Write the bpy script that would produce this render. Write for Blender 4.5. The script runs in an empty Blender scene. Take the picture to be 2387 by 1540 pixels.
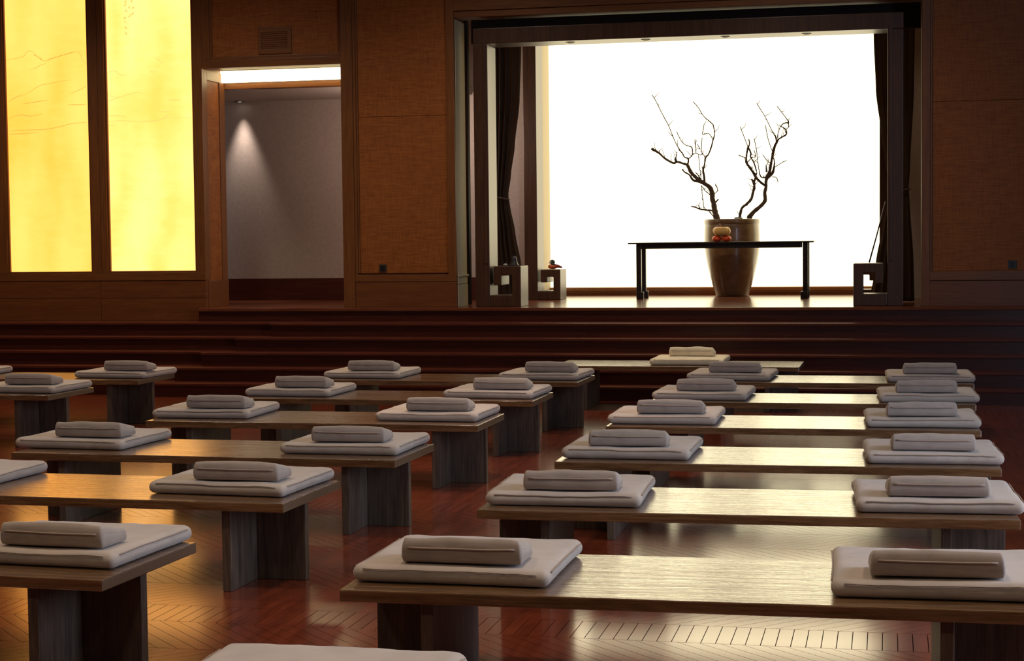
import bpy, bmesh, math, random
from mathutils import Vector, Matrix, noise

random.seed(7)
scn = bpy.context.scene
COL = scn.collection

# ------------------------------------------------------------------ camera
IMG_W, IMG_H = 2387.0, 1540.0
F_PX, YAW, PITCH, ROLL, CAM_H = 3914.7, 0.2206995, 0.0526166, -0.0108118, 1.59166
def cam_basis():
    f = Vector((-math.sin(YAW) * math.cos(PITCH), math.cos(YAW) * math.cos(PITCH), -math.sin(PITCH)))
    r = Vector((math.cos(YAW), math.sin(YAW), 0))
    u = r.cross(f)
    c, s = math.cos(ROLL), math.sin(ROLL)
    return c * r + s * u, -s * r + c * u, f
CR, CU, CF = cam_basis()
cam_d = bpy.data.cameras.new('camera')
cam_d.sensor_width = 36.0
cam_d.sensor_fit = 'HORIZONTAL'
cam_d.lens = F_PX / IMG_W * 36.0
cam_d.clip_end = 200
cam = bpy.data.objects.new('camera', cam_d)
COL.objects.link(cam)
M = Matrix((CR, CU, -CF)).transposed().to_4x4()
M.translation = (0, 0, CAM_H)
cam.matrix_world = M
scn.camera = cam

# ------------------------------------------------------------------ world, exposure
w = bpy.data.worlds.new('world')
scn.world = w
w.use_nodes = True
w.node_tree.nodes['Background'].inputs[0].default_value = (0.02, 0.017, 0.014, 1)
w.node_tree.nodes['Background'].inputs[1].default_value = 0.3
vs = scn.view_settings
vs.view_transform = 'Standard'
vs.look = 'None'
vs.exposure = 0.0
vs.gamma = 1.0
vs.use_curve_mapping = False

# ------------------------------------------------------------------ hall lights
def lin(r, g, b):
    f = lambda v: v / 12.92 if v <= 0.04045 else ((v + 0.055) / 1.055) ** 2.4
    return (f(r / 255), f(g / 255), f(b / 255))

def spot(name, loc, power, col, size_deg=100, blend=1.0, radius=0.12, target=None):
    d = bpy.data.lights.new(name, 'SPOT')
    d.energy = power; d.color = col; d.spot_size = math.radians(size_deg); d.spot_blend = blend
    d.shadow_soft_size = radius
    o = bpy.data.objects.new(name, d); COL.objects.link(o)
    o.location = loc
    if target is not None:
        o.rotation_euler = (Vector(target) - Vector(loc)).to_track_quat('-Z', 'Y').to_euler()
    return o

WARM = (1.0, 0.83, 0.66)
DOWN = 205
for ix in range(5):
    for iy in range(4):
        if ix == 4 and iy > 0: continue
        spot('hall_downlight_and_fill', (-10.2 + 3.0 * ix, 5.2 + 3.5 * iy, 5.35), DOWN * (1.0, 0.72, 0.78, 1.0)[iy] * (0.85 if ix == 3 and iy > 0 else 1.0), WARM, (112, 112, 112, 135)[iy], 1.0, 0.25)
for ix in range(5):
    spot('hall_downlight_and_fill', (-10.2 + 3.0 * ix, 1.6, 5.35), DOWN * 0.75, WARM, 125, 1.0, 0.25)  # unseen front row, added as fill for the nearest pillow fronts
# the brighter pool between the two columns
spot('hall_accent_light', (-2.35, 11.0, 5.35), 420, (1.0, 0.80, 0.70), 42, 0.7, 0.1)
spot('hall_accent_light', (-2.0, 16.1, 5.35), 220, (1.0, 0.88, 0.68), 40, 0.8, 0.1)
# daylight through the window in the right-hand wall
wd = bpy.data.lights.new('window_daylight', 'AREA')
wd.shape = 'RECTANGLE'; wd.size = 9.0; wd.size_y = 2.2; wd.energy = 620; wd.color = (0.62, 0.75, 1.0)
wo = bpy.data.objects.new('window_daylight', wd); COL.objects.link(wo)
wo.location = (4.72, 6.5, 2.2)
wo.rotation_euler = (0, math.radians(90), 0)

# ------------------------------------------------------------------ materials
def new_mat(name):
    m = bpy.data.materials.new(name); m.use_nodes = True
    nt = m.node_tree
    return m, nt, nt.nodes['Principled BSDF']

def N(nt, kind, **kw):
    n = nt.nodes.new(kind)
    for k, v in kw.items(): setattr(n, k, v)
    return n

def wood(name, c1, c2, axis='X', scale=1.0, rough=0.4, bump=0.15, coat=0.0, coat_rough=0.15, space='Object', spec=0.5, streak=1.0, rvar=0.0):
    """wood grain running along one axis"""
    m, nt, b = new_mat(name)
    tc = N(nt, 'ShaderNodeTexCoord')
    mp = N(nt, 'ShaderNodeMapping')
    long_, cross = 1.1 * scale, 16.0 * scale
    sc = {'X': (long_, cross, cross), 'Y': (cross, long_, cross), 'Z': (cross, cross, long_)}[axis]
    mp.inputs['Scale'].default_value = sc
    oi = N(nt, 'ShaderNodeObjectInfo')
    va = N(nt, 'ShaderNodeVectorMath', operation='SCALE')
    comb = N(nt, 'ShaderNodeCombineXYZ')
    nt.links.new(oi.outputs['Random'], comb.inputs[0]); nt.links.new(oi.outputs['Random'], comb.inputs[1])
    nt.links.new(comb.outputs[0], va.inputs[0]); va.inputs['Scale'].default_value = 31.0
    add = N(nt, 'ShaderNodeVectorMath', operation='ADD')
    nt.links.new(tc.outputs['Object'], add.inputs[0]); nt.links.new(va.outputs[0], add.inputs[1])
    nt.links.new(add.outputs[0], mp.inputs['Vector'])
    n1 = N(nt, 'ShaderNodeTexNoise'); n1.inputs['Scale'].default_value = 2.0; n1.inputs['Detail'].default_value = 5; n1.inputs['Roughness'].default_value = 0.65; n1.inputs['Distortion'].default_value = 0.6
    nt.links.new(mp.outputs[0], n1.inputs['Vector'])
    n2 = N(nt, 'ShaderNodeTexNoise'); n2.inputs['Scale'].default_value = 7.0; n2.inputs['Detail'].default_value = 3
    nt.links.new(mp.outputs[0], n2.inputs['Vector'])
    mx = N(nt, 'ShaderNodeMix', data_type='FLOAT'); mx.inputs[0].default_value = 0.35
    nt.links.new(n1.outputs['Fac'], mx.inputs[2]); nt.links.new(n2.outputs['Fac'], mx.inputs[3])
    cr = N(nt, 'ShaderNodeValToRGB')
    cr.color_ramp.elements[0].position = 0.32; cr.color_ramp.elements[0].color = (*c1, 1)
    cr.color_ramp.elements[1].position = 0.68; cr.color_ramp.elements[1].color = (*c2, 1)
    nt.links.new(mx.outputs[0], cr.inputs[0])
    nt.links.new(cr.outputs[0], b.inputs['Base Color'])
    bp = N(nt, 'ShaderNodeBump'); bp.inputs['Strength'].default_value = bump; bp.inputs['Distance'].default_value = 0.004 * streak
    nt.links.new(mx.outputs[0], bp.inputs['Height']); nt.links.new(bp.outputs[0], b.inputs['Normal']); nt.links.new(bp.outputs[0], b.inputs['Coat Normal'])
    if rvar:
        mr = N(nt, 'ShaderNodeMapRange')
        mr.inputs['From Min'].default_value = 0.35; mr.inputs['From Max'].default_value = 0.65
        mr.inputs['To Min'].default_value = rough - rvar; mr.inputs['To Max'].default_value = rough + rvar
        nt.links.new(mx.outputs[0], mr.inputs['Value']); nt.links.new(mr.outputs[0], b.inputs['Roughness'])
    else:
        b.inputs['Roughness'].default_value = rough
    b.inputs['Specular IOR Level'].default_value = spec
    b.inputs['Coat Weight'].default_value = coat; b.inputs['Coat Roughness'].default_value = coat_rough
    return m

def plain(name, c, rough=0.6, bump=0.0, bscale=60.0, var=0.0, spec=0.5, metal=0.0, coat=0.0):
    m, nt, b = new_mat(name)
    b.inputs['Roughness'].default_value = rough; b.inputs['Specular IOR Level'].default_value = spec
    b.inputs['Metallic'].default_value = metal; b.inputs['Coat Weight'].default_value = coat
    tc = N(nt, 'ShaderNodeTexCoord')
    n = N(nt, 'ShaderNodeTexNoise'); n.inputs['Scale'].default_value = bscale; n.inputs['Detail'].default_value = 4
    nt.links.new(tc.outputs['Object'], n.inputs['Vector'])
    cr = N(nt, 'ShaderNodeValToRGB')
    cr.color_ramp.elements[0].position = 0.3; cr.color_ramp.elements[0].color = (*[v * (1 - var) for v in c], 1)
    cr.color_ramp.elements[1].position = 0.7; cr.color_ramp.elements[1].color = (*[min(1, v * (1 + var)) for v in c], 1)
    nt.links.new(n.outputs['Fac'], cr.inputs[0]); nt.links.new(cr.outputs[0], b.inputs['Base Color'])
    if bump:
        bp = N(nt, 'ShaderNodeBump'); bp.inputs['Strength'].default_value = bump; bp.inputs['Distance'].default_value = 0.003
        nt.links.new(n.outputs['Fac'], bp.inputs['Height']); nt.links.new(bp.outputs[0], b.inputs['Normal'])
    return m

def linen(name, c, var=0.14):
    """woven cloth: two crossed fine waves under a soft blotch"""
    m, nt, b = new_mat(name)
    tc = N(nt, 'ShaderNodeTexCoord')
    wv = []
    for ax in ('X', 'Y'):
        wt = N(nt, 'ShaderNodeTexWave', bands_direction=ax); wt.inputs['Scale'].default_value = 110; wt.inputs['Distortion'].default_value = 2.5; wt.inputs['Detail'].default_value = 2
        nt.links.new(tc.outputs['Object'], wt.inputs['Vector']); wv.append(wt)
    ml = N(nt, 'ShaderNodeMath', operation='MULTIPLY')
    nt.links.new(wv[0].outputs['Fac'], ml.inputs[0]); nt.links.new(wv[1].outputs['Fac'], ml.inputs[1])
    n = N(nt, 'ShaderNodeTexNoise'); n.inputs['Scale'].default_value = 9; n.inputs['Detail'].default_value = 5
    nt.links.new(tc.outputs['Object'], n.inputs['Vector'])
    mx = N(nt, 'ShaderNodeMix', data_type='FLOAT'); mx.inputs[0].default_value = 0.3
    nt.links.new(n.outputs['Fac'], mx.inputs[2]); nt.links.new(ml.outputs[0], mx.inputs[3])
    cr = N(nt, 'ShaderNodeValToRGB')
    cr.color_ramp.elements[0].position = 0.25; cr.color_ramp.elements[0].color = (*[v * (1 - var) for v in c], 1)
    cr.color_ramp.elements[1].position = 0.65; cr.color_ramp.elements[1].color = (*[v * (1 + var) for v in c], 1)
    nt.links.new(mx.outputs[0], cr.inputs[0]); nt.links.new(cr.outputs[0], b.inputs['Base Color'])
    bp = N(nt, 'ShaderNodeBump'); bp.inputs['Strength'].default_value = 0.25; bp.inputs['Distance'].default_value = 0.002
    nt.links.new(mx.outputs[0], bp.inputs['Height']); nt.links.new(bp.outputs[0], b.inputs['Normal'])
    b.inputs['Roughness'].default_value = 0.95; b.inputs['Specular IOR Level'].default_value = 0.15
    b.inputs['Sheen Weight'].default_value = 0.25; b.inputs['Sheen Roughness'].default_value = 0.5
    return m

def emit(name, c, strength):
    m = bpy.data.materials.new(name); m.use_nodes = True
    nt = m.node_tree; nt.nodes.clear()
    e = N(nt, 'ShaderNodeEmission'); e.inputs[0].default_value = (*c, 1); e.inputs[1].default_value = strength
    o = N(nt, 'ShaderNodeOutputMaterial'); nt.links.new(e.outputs[0], o.inputs[0])
    return m

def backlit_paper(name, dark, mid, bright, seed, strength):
    """lit translucent sheet: uneven backlight painted in as cloudy, vertically stretched noise"""
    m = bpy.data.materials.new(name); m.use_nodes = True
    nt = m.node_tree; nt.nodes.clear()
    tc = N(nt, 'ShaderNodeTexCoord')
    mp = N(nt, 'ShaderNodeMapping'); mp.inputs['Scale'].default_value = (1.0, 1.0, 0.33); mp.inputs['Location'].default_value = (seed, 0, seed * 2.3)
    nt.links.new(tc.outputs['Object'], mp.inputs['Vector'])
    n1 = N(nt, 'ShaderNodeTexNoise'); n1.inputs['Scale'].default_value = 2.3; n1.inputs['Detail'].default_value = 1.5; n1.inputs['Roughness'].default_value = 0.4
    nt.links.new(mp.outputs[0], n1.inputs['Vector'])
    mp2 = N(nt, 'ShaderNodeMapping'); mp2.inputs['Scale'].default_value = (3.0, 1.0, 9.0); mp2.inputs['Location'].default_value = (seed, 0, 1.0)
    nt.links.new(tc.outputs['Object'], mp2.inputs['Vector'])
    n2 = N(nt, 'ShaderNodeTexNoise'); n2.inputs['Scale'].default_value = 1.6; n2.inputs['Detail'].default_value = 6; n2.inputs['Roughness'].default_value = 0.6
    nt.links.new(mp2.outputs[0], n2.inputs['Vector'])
    mx = N(nt, 'ShaderNodeMix', data_type='FLOAT'); mx.inputs[0].default_value = 0.18  # noise puts the uneven backlight into the emission colour
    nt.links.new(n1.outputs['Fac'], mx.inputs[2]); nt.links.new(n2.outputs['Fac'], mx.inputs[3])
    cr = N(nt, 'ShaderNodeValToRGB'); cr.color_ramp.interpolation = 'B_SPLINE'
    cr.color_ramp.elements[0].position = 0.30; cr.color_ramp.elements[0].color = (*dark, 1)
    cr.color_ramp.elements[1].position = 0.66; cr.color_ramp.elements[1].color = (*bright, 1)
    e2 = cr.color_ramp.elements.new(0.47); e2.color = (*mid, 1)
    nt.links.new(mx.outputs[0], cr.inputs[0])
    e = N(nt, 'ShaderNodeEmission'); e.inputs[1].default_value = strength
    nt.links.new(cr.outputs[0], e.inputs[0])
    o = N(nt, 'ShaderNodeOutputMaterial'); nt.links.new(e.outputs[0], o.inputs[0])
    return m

def woven_panel(name, c1, c2):
    """wall panel faced with fine woven straw"""
    m, nt, b = new_mat(name)
    tc = N(nt, 'ShaderNodeTexCoord')
    fs = []
    for sc in ((8, 8, 160), (160, 8, 8)):
        mp = N(nt, 'ShaderNodeMapping'); mp.inputs['Scale'].default_value = sc
        nt.links.new(tc.outputs['Object'], mp.inputs['Vector'])
        n = N(nt, 'ShaderNodeTexNoise'); n.inputs['Scale'].default_value = 1.0; n.inputs['Detail'].default_value = 3
        nt.links.new(mp.outputs[0], n.inputs['Vector']); fs.append(n)
    mx = N(nt, 'ShaderNodeMix', data_type='FLOAT'); mx.inputs[0].default_value = 0.4
    nt.links.new(fs[0].outputs['Fac'], mx.inputs[2]); nt.links.new(fs[1].outputs['Fac'], mx.inputs[3])
    cr = N(nt, 'ShaderNodeValToRGB')
    cr.color_ramp.elements[0].position = 0.35; cr.color_ramp.elements[0].color = (*c1, 1)
    cr.color_ramp.elements[1].position = 0.65; cr.color_ramp.elements[1].color = (*c2, 1)
    nt.links.new(mx.outputs[0], cr.inputs[0]); nt.links.new(cr.outputs[0], b.inputs['Base Color'])
    bp = N(nt, 'ShaderNodeBump'); bp.inputs['Strength'].default_value = 0.2; bp.inputs['Distance'].default_value = 0.002
    nt.links.new(mx.outputs[0], bp.inputs['Height']); nt.links.new(bp.outputs[0], b.inputs['Normal'])
    b.inputs['Roughness'].default_value = 0.55; b.inputs['Specular IOR Level'].default_value = 0.3
    return m

def floor_wood(name):
    m, nt, b = new_mat(name)
    g = N(nt, 'ShaderNodeNewGeometry')
    mp = N(nt, 'ShaderNodeMapping'); mp.inputs['Scale'].default_value = (16.5, 2.2, 1)
    nt.links.new(g.outputs['Position'], mp.inputs['Vector'])
    n = N(nt, 'ShaderNodeTexNoise'); n.inputs['Scale'].default_value = 1.0; n.inputs['Detail'].default_value = 4
    nt.links.new(mp.outputs[0], n.inputs['Vector'])
    n2 = N(nt, 'ShaderNodeTexNoise'); n2.inputs['Scale'].default_value = 60.0; n2.inputs['Detail'].default_value = 3
    nt.links.new(g.outputs['Position'], n2.inputs['Vector'])
    mx = N(nt, 'ShaderNodeMix', data_type='FLOAT'); mx.inputs[0].default_value = 0.25
    nt.links.new(n.outputs['Fac'], mx.inputs[2]); nt.links.new(n2.outputs['Fac'], mx.inputs[3])
    cr = N(nt, 'ShaderNodeValToRGB')
    cr.color_ramp.elements[0].position = 0.3; cr.color_ramp.elements[0].color = (*lin(92, 36, 20), 1)
    cr.color_ramp.elements[1].position = 0.7; cr.color_ramp.elements[1].color = (*lin(142, 64, 36), 1)
    nt.links.new(mx.outputs[0], cr.inputs[0]); nt.links.new(cr.outputs[0], b.inputs['Base Color'])
    bp = N(nt, 'ShaderNodeBump'); bp.inputs['Strength'].default_value = 0.03; bp.inputs['Distance'].default_value = 0.002
    nt.links.new(n2.outputs['Fac'], bp.inputs['Height']); nt.links.new(bp.outputs[0], b.inputs['Normal'])
    b.inputs['Roughness'].default_value = 0.22; b.inputs['Specular IOR Level'].default_value = 0.8; b.inputs['Coat Weight'].default_value = 0.8; b.inputs['Coat Roughness'].default_value = 0.16
    return m

MT = {}
MT['floor'] = floor_wood('floor_plank_wood')
MT['floor_gap'] = plain('floor_gap', lin(30, 12, 8), 0.7)
MT['bench'] = wood('bench_board_wood', lin(72, 47, 27), lin(134, 96, 58), 'X', 1.0, 0.27, 0.75, rvar=0.14, spec=0.9, coat=1.0, coat_rough=0.2)
MT['bench_end'] = plain('bench_end_grain', lin(96, 72, 50), 0.5, 0.3, 90, 0.15)
MT['bench_leg'] = wood('bench_leg_wood', lin(54, 42, 34), lin(106, 88, 72), 'Z', 1.0, 0.5, 0.3)
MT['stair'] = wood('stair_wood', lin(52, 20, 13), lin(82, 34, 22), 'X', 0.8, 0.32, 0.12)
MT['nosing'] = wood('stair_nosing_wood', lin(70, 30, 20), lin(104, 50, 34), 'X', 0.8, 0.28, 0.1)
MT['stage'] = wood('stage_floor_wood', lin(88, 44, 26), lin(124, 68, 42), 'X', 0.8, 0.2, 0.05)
MT['trim'] = wood('wall_trim_wood', lin(98, 54, 21), lin(130, 78, 32), 'Z', 0.8, 0.45, 0.1)
MT['trim_h'] = wood('wall_rail_wood', lin(98, 54, 21), lin(130, 78, 32), 'X', 0.8, 0.45, 0.1)
MT['base'] = wood('wall_base_wood', lin(96, 50, 20), lin(124, 70, 29), 'X', 0.8, 0.45, 0.1)
MT['panel'] = woven_panel('wall_panel_straw', lin(120, 63, 23), lin(160, 94, 38))
MT['frame'] = wood('stage_frame_wood', lin(56, 34, 20), lin(86, 55, 33), 'Z', 0.7, 0.4, 0.1)
MT['reveal'] = plain('reveal_plaster', lin(172, 158, 128), 0.7, 0.1, 40, 0.05)
MT['plaster'] = plain('corridor_plaster', lin(178, 162, 148), 0.85, 0.15, 25, 0.06)
MT['dark'] = plain('dark_paint', lin(26, 20, 16), 0.7)
MT['ceil'] = plain('ceiling_paint', lin(92, 66, 46), 0.8)
MT['skirt'] = wood('corridor_skirting_wood', lin(60, 26, 18), lin(88, 40, 28), 'X', 0.8, 0.4, 0.1)
MT['lit_trim'] = wood('lit_trim_wood', lin(150, 100, 56), lin(186, 134, 84), 'X', 0.8, 0.4, 0.1)  # paler honey tone stands in for light on the alcove baseboard's upper half
MT['black_wood'] = wood('altar_table_wood', lin(24, 18, 14), lin(46, 36, 28), 'X', 1.0, 0.35, 0.1)
MT['pot'] = plain('glazed_brown_pottery', lin(118, 88, 56), 0.35, 0.15, 12, 0.25, coat=0.3)
MT['bark'] = plain('grey_brown_bark', lin(92, 74, 58), 0.85, 0.6, 45, 0.35)
MT['soil'] = plain('dark_soil', lin(40, 30, 22), 0.95, 0.5, 50, 0.3)
MT['stone'] = plain('mossy_stone', lin(70, 70, 58), 0.8, 0.5, 30, 0.3)
MT['pumpkin'] = plain('pale_pumpkin_skin', lin(226, 176, 96), 0.45, 0.1, 20, 0.12)
MT['stem'] = plain('dry_stem', lin(150, 120, 88), 0.8, 0.3, 40, 0.2)
MT['orange'] = plain('orange_fruit_skin', lin(222, 74, 26), 0.35, 0.05, 20, 0.1)
MT['curtain'] = plain('dark_brown_curtain_cloth', lin(96, 78, 62), 0.9, 0.3, 120, 0.15, spec=0.1)
MT['cushion'] = linen('cushion_linen', lin(184, 168, 153))
MT['cushion_pale'] = linen('pale_cushion_linen', lin(222, 206, 172))
MT['pillow'] = linen('pillow_linen', lin(170, 154, 140))
MT['piping'] = plain('cushion_piping', lin(160, 140, 124), 0.9, spec=0.1)
MT['plastic'] = plain('outlet_plate_plastic', lin(58, 48, 40), 0.4)
MT['socket'] = plain('outlet_socket_black', lin(14, 12, 10), 0.5)
MT['metal'] = plain('lamp_ring_metal', lin(120, 110, 96), 0.35, metal=0.6)
MT['bird_green'] = plain('painted_dark_green', lin(38, 52, 44), 0.4)
MT['bird_white'] = plain('painted_white', lin(230, 222, 204), 0.4)
MT['bird_orange'] = plain('painted_orange', lin(206, 92, 44), 0.4)
MT['bird_red'] = plain('painted_red', lin(146, 36, 24), 0.4)
MT['dark_clay'] = plain('dark_clay', lin(44, 38, 40), 0.45)
MT['pebble'] = plain('pale_pebble', lin(206, 196, 176), 0.6)
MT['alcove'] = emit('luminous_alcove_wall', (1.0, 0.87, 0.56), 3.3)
MT['cove'] = emit('cove_lamp', (1.0, 0.80, 0.42), 6.5)
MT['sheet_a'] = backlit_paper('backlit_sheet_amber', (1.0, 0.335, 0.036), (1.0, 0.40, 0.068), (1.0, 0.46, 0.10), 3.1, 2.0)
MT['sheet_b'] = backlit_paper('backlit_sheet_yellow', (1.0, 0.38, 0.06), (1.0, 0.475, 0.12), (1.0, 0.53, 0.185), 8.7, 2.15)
MT['ink_a'] = emit('backlit_ink_amber', (0.90, 0.53, 0.085), 1.0)
MT['ink_b'] = emit('backlit_ink_yellow', (1.0, 0.76, 0.19), 1.0)
MT['ink_dark'] = emit('backlit_ink_dark', (0.74, 0.46, 0.075), 1.0)
MT['lens'] = emit('lamp_lens', (1.0, 0.92, 0.8), 3.0)

# ------------------------------------------------------------------ helpers
def tag(o, label=None, cat=None, group=None, kind=None):
    if label: o['label'] = label
    if cat: o['category'] = cat
    if group: o['group'] = group
    if kind: o['kind'] = kind
    return o

def empty(name, loc=(0, 0, 0), rz=0.0):
    o = bpy.data.objects.new(name, None); COL.objects.link(o)
    o.location = loc; o.rotation_euler = (0, 0, rz); o.empty_display_size = 0.1
    return o

def mesh_obj(name, bm, mat, parent=None, smooth=False, world=True):
    """link a bmesh; with world=True its vertices are in world space and are moved into the parent's frame"""
    me = bpy.data.meshes.new(name)
    bmesh.ops.recalc_face_normals(bm, faces=bm.faces)
    bm.to_mesh(me); bm.free()
    for p in me.polygons: p.use_smooth = smooth
    me.materials.append(MT[mat] if isinstance(mat, str) else mat)
    o = bpy.data.objects.new(name, me); COL.objects.link(o)
    if parent is not None:
        o.parent = parent
        if world:
            loc = Vector((0, 0, 0)); p = parent
            while p is not None:
                loc += Vector(p.location); p = p.parent
            o.location = -loc
    return o

def add_box(bm, x0, x1, y0, y1, z0, z1, bevel=0.0, seg=2):
    m = Matrix.Translation(((x0 + x1) / 2, (y0 + y1) / 2, (z0 + z1) / 2)) @ Matrix.Diagonal((abs(x1 - x0), abs(y1 - y0), abs(z1 - z0), 1))
    r = bmesh.ops.create_cube(bm, size=1.0, matrix=m)
    if bevel > 0:
        es = list({e for v in r['verts'] for e in v.link_edges})
        bmesh.ops.bevel(bm, geom=es, offset=bevel, segments=seg, affect='EDGES', profile=0.6)

def box(name, x0, x1, y0, y1, z0, z1, mat, parent=None, bevel=0.0, seg=2, world=True):
    bm = bmesh.new(); add_box(bm, x0, x1, y0, y1, z0, z1, bevel, seg)
    return mesh_obj(name, bm, mat, parent, world=world)

def struct(o): o['kind'] = 'structure'; return o

def prism(name, poly, y0, y1, mat, parent=None, bevel=0.0):
    """extrude an XZ outline along Y"""
    bm = bmesh.new()
    a = [bm.verts.new((x, y0, z)) for x, z in poly]; f = bm.faces.new(a)
    r = bmesh.ops.extrude_face_region(bm, geom=[f])
    bmesh.ops.translate(bm, vec=(0, y1 - y0, 0), verts=[v for v in r['geom'] if isinstance(v, bmesh.types.BMVert)])
    if bevel: bmesh.ops.bevel(bm, geom=list(bm.edges), offset=bevel, segments=3, affect='EDGES', profile=0.5)
    return mesh_obj(name, bm, mat, parent)

def lathe(name, prof, centre, mat, parent=None, seg=40, smooth=True, squash=None):
    bm = bmesh.new(); rings = []
    cx, cy, cz = centre
    for r, z in prof:
        ring = []
        for i in range(seg):
            a = 2 * math.pi * i / seg
            k = squash(a, z) if squash else 1.0
            ring.append(bm.verts.new((cx + r * k * math.cos(a), cy + r * k * math.sin(a), cz + z)))
        rings.append(ring)
    for a, b in zip(rings, rings[1:]):
        for i in range(seg): bm.faces.new((a[i], a[(i + 1) % seg], b[(i + 1) % seg], b[i]))
    bm.faces.new(rings[0]); bm.faces.new(rings[-1])
    return mesh_obj(name, bm, mat, parent, smooth=smooth)

def tube_into(bm, pts, radii, seg=6):
    rings = []
    n = len(pts); pts = [Vector(p) for p in pts]
    ref = Vector((0.13, 1, 0.07)).normalized()
    for i, p in enumerate(pts):
        t = (pts[min(i + 1, n - 1)] - pts[max(i - 1, 0)]).normalized()
        u = t.cross(ref)
        if u.length < 1e-4: u = t.cross(Vector((1, 0, 0)))
        u.normalize(); v = t.cross(u)
        r = radii[i] if isinstance(radii, (list, tuple)) else radii
        rings.append([bm.verts.new(p + r * (math.cos(2 * math.pi * k / seg) * u + math.sin(2 * math.pi * k / seg) * v)) for k in range(seg)])
    for a, b in zip(rings, rings[1:]):
        for k in range(seg): bm.faces.new((a[k], a[(k + 1) % seg], b[(k + 1) % seg], b[k]))
    bm.faces.new(rings[0]); bm.faces.new(rings[-1])

def copy_tree(o, parent=None):
    c = o.copy(); COL.objects.link(c); c.parent = parent
    for ch in list(o.children): copy_tree(ch, c)
    return c

# ------------------------------------------------------------------ levels
S = 0.886            # stage floor
RISE, TREAD, Y0 = S / 6, 0.206, 16.43
YW = 17.80           # face of the far wall
YST = 17.62          # stage edge
TOP = 5.5
XL, XR, YR = -12.6, 4.8, -5.0

# ------------------------------------------------------------------ room shell
box_floor = struct(box('floor', XL, XR, YR, Y0 + 0.3, -0.12, -0.012, 'floor_gap'))
struct(box('ceiling', XL, XR, YR, YW + 0.7, TOP, TOP + 0.1, 'ceil'))
struct(box('wall_left', XL - 0.15, XL, YR, YW + 0.7, -0.12, TOP, 'base'))
struct(box('wall_rear', XL, XR, YR - 0.15, YR, -0.12, TOP, 'base'))
wr = struct(empty('wall_right', (XR, 6.5, 0)))
box('sill_wall', XR, XR + 0.15, YR, YW + 0.7, -0.12, 1.1, 'base', wr)
box('lintel_wall', XR, XR + 0.15, YR, YW + 0.7, 3.3, TOP, 'base', wr)
box('wall_pier', XR, XR + 0.15, YR, 2.0, 1.1, 3.3, 'base', wr)
box('wall_pier', XR, XR + 0.15, 11.0, YW + 0.7, 1.1, 3.3, 'base', wr)

# ------------------------------------------------------------------ stair
stair = struct(empty('stair', (-2, Y0, 0)))
XL_K = {1: -7.60, 2: -7.43, 3: -7.20, 4: -6.89, 5: -6.56}
for k in range(1, 6):
    yk = Y0 + TREAD * (k - 1)
    for (xa, xb, ya) in ((XL_K[k], XR, yk), (XL, XL_K[k], yk + 0.17)):
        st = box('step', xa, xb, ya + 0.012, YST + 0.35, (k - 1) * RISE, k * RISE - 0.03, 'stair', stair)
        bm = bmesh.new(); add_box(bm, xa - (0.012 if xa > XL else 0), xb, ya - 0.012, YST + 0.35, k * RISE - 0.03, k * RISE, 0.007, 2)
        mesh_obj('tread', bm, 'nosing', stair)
# stage platform
stg = struct(empty('stage', (-2, YST, S)))
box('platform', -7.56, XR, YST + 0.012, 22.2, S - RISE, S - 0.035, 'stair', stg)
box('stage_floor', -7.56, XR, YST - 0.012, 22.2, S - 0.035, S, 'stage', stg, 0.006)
box('corridor_floor', -10.4, -7.56, YW + 0.12, 20.3, S - 0.1, S, 'stage', stg)

# ------------------------------------------------------------------ far wall
wb = struct(empty('wall_back', (-2, YW, S)))
def wbox(name, x0, x1, z0, z1, mat, y0=YW, y1=YW + 0.06, bevel=0.004):
    return box(name, x0, x1, y0, y1, z0, z1, mat, wb, bevel)

# -- left part with the two luminous panels
box('wall_core', XL, -7.56, YW + 0.06, YW + 0.66, S - RISE, TOP, 'base', wb)
wbox('base_board', XL, -8.835, S - RISE, 0.994, 'base')
wbox('base_board', -8.831, -7.54, S - RISE, 0.994, 'base')
wbox('base_board', XL, -8.835, 0.998, 1.195, 'base')
wbox('base_board', -8.831, -7.54, 0.998, 1.195, 'base')
wbox('rail', -10.13, -7.54, 1.198, 1.285, 'trim_h', YW - 0.006)
wbox('stile', -10.13, -9.995, 1.285, TOP, 'trim')
wbox('stile', -8.925, -8.815, 1.285, TOP, 'trim')
wbox('stile', -8.811, -8.73, 1.285, TOP, 'trim', YW - 0.004)
wbox('stile', -7.645, -7.54, 1.285, TOP, 'trim')
wbox('rail', -9.995, -8.925, 5.0, TOP, 'trim_h')
wbox('rail', -8.73, -7.645, 5.0, TOP, 'trim_h')
for a, b in ((-9.995, -8.925), (-8.73, -7.645)):        # slim inner beads around the panels
    wbox('bead', a, a + 0.022, 1.285, 5.0, 'trim', YW + 0.012)
    wbox('bead', b - 0.022, b, 1.285, 5.0, 'trim', YW + 0.012)
    wbox('bead', a + 0.022, b - 0.022, 1.285, 1.307, 'trim_h', YW + 0.012)
wbox('wall_panel', XL, -10.135, 1.2, TOP, 'panel', YW + 0.02)

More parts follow.
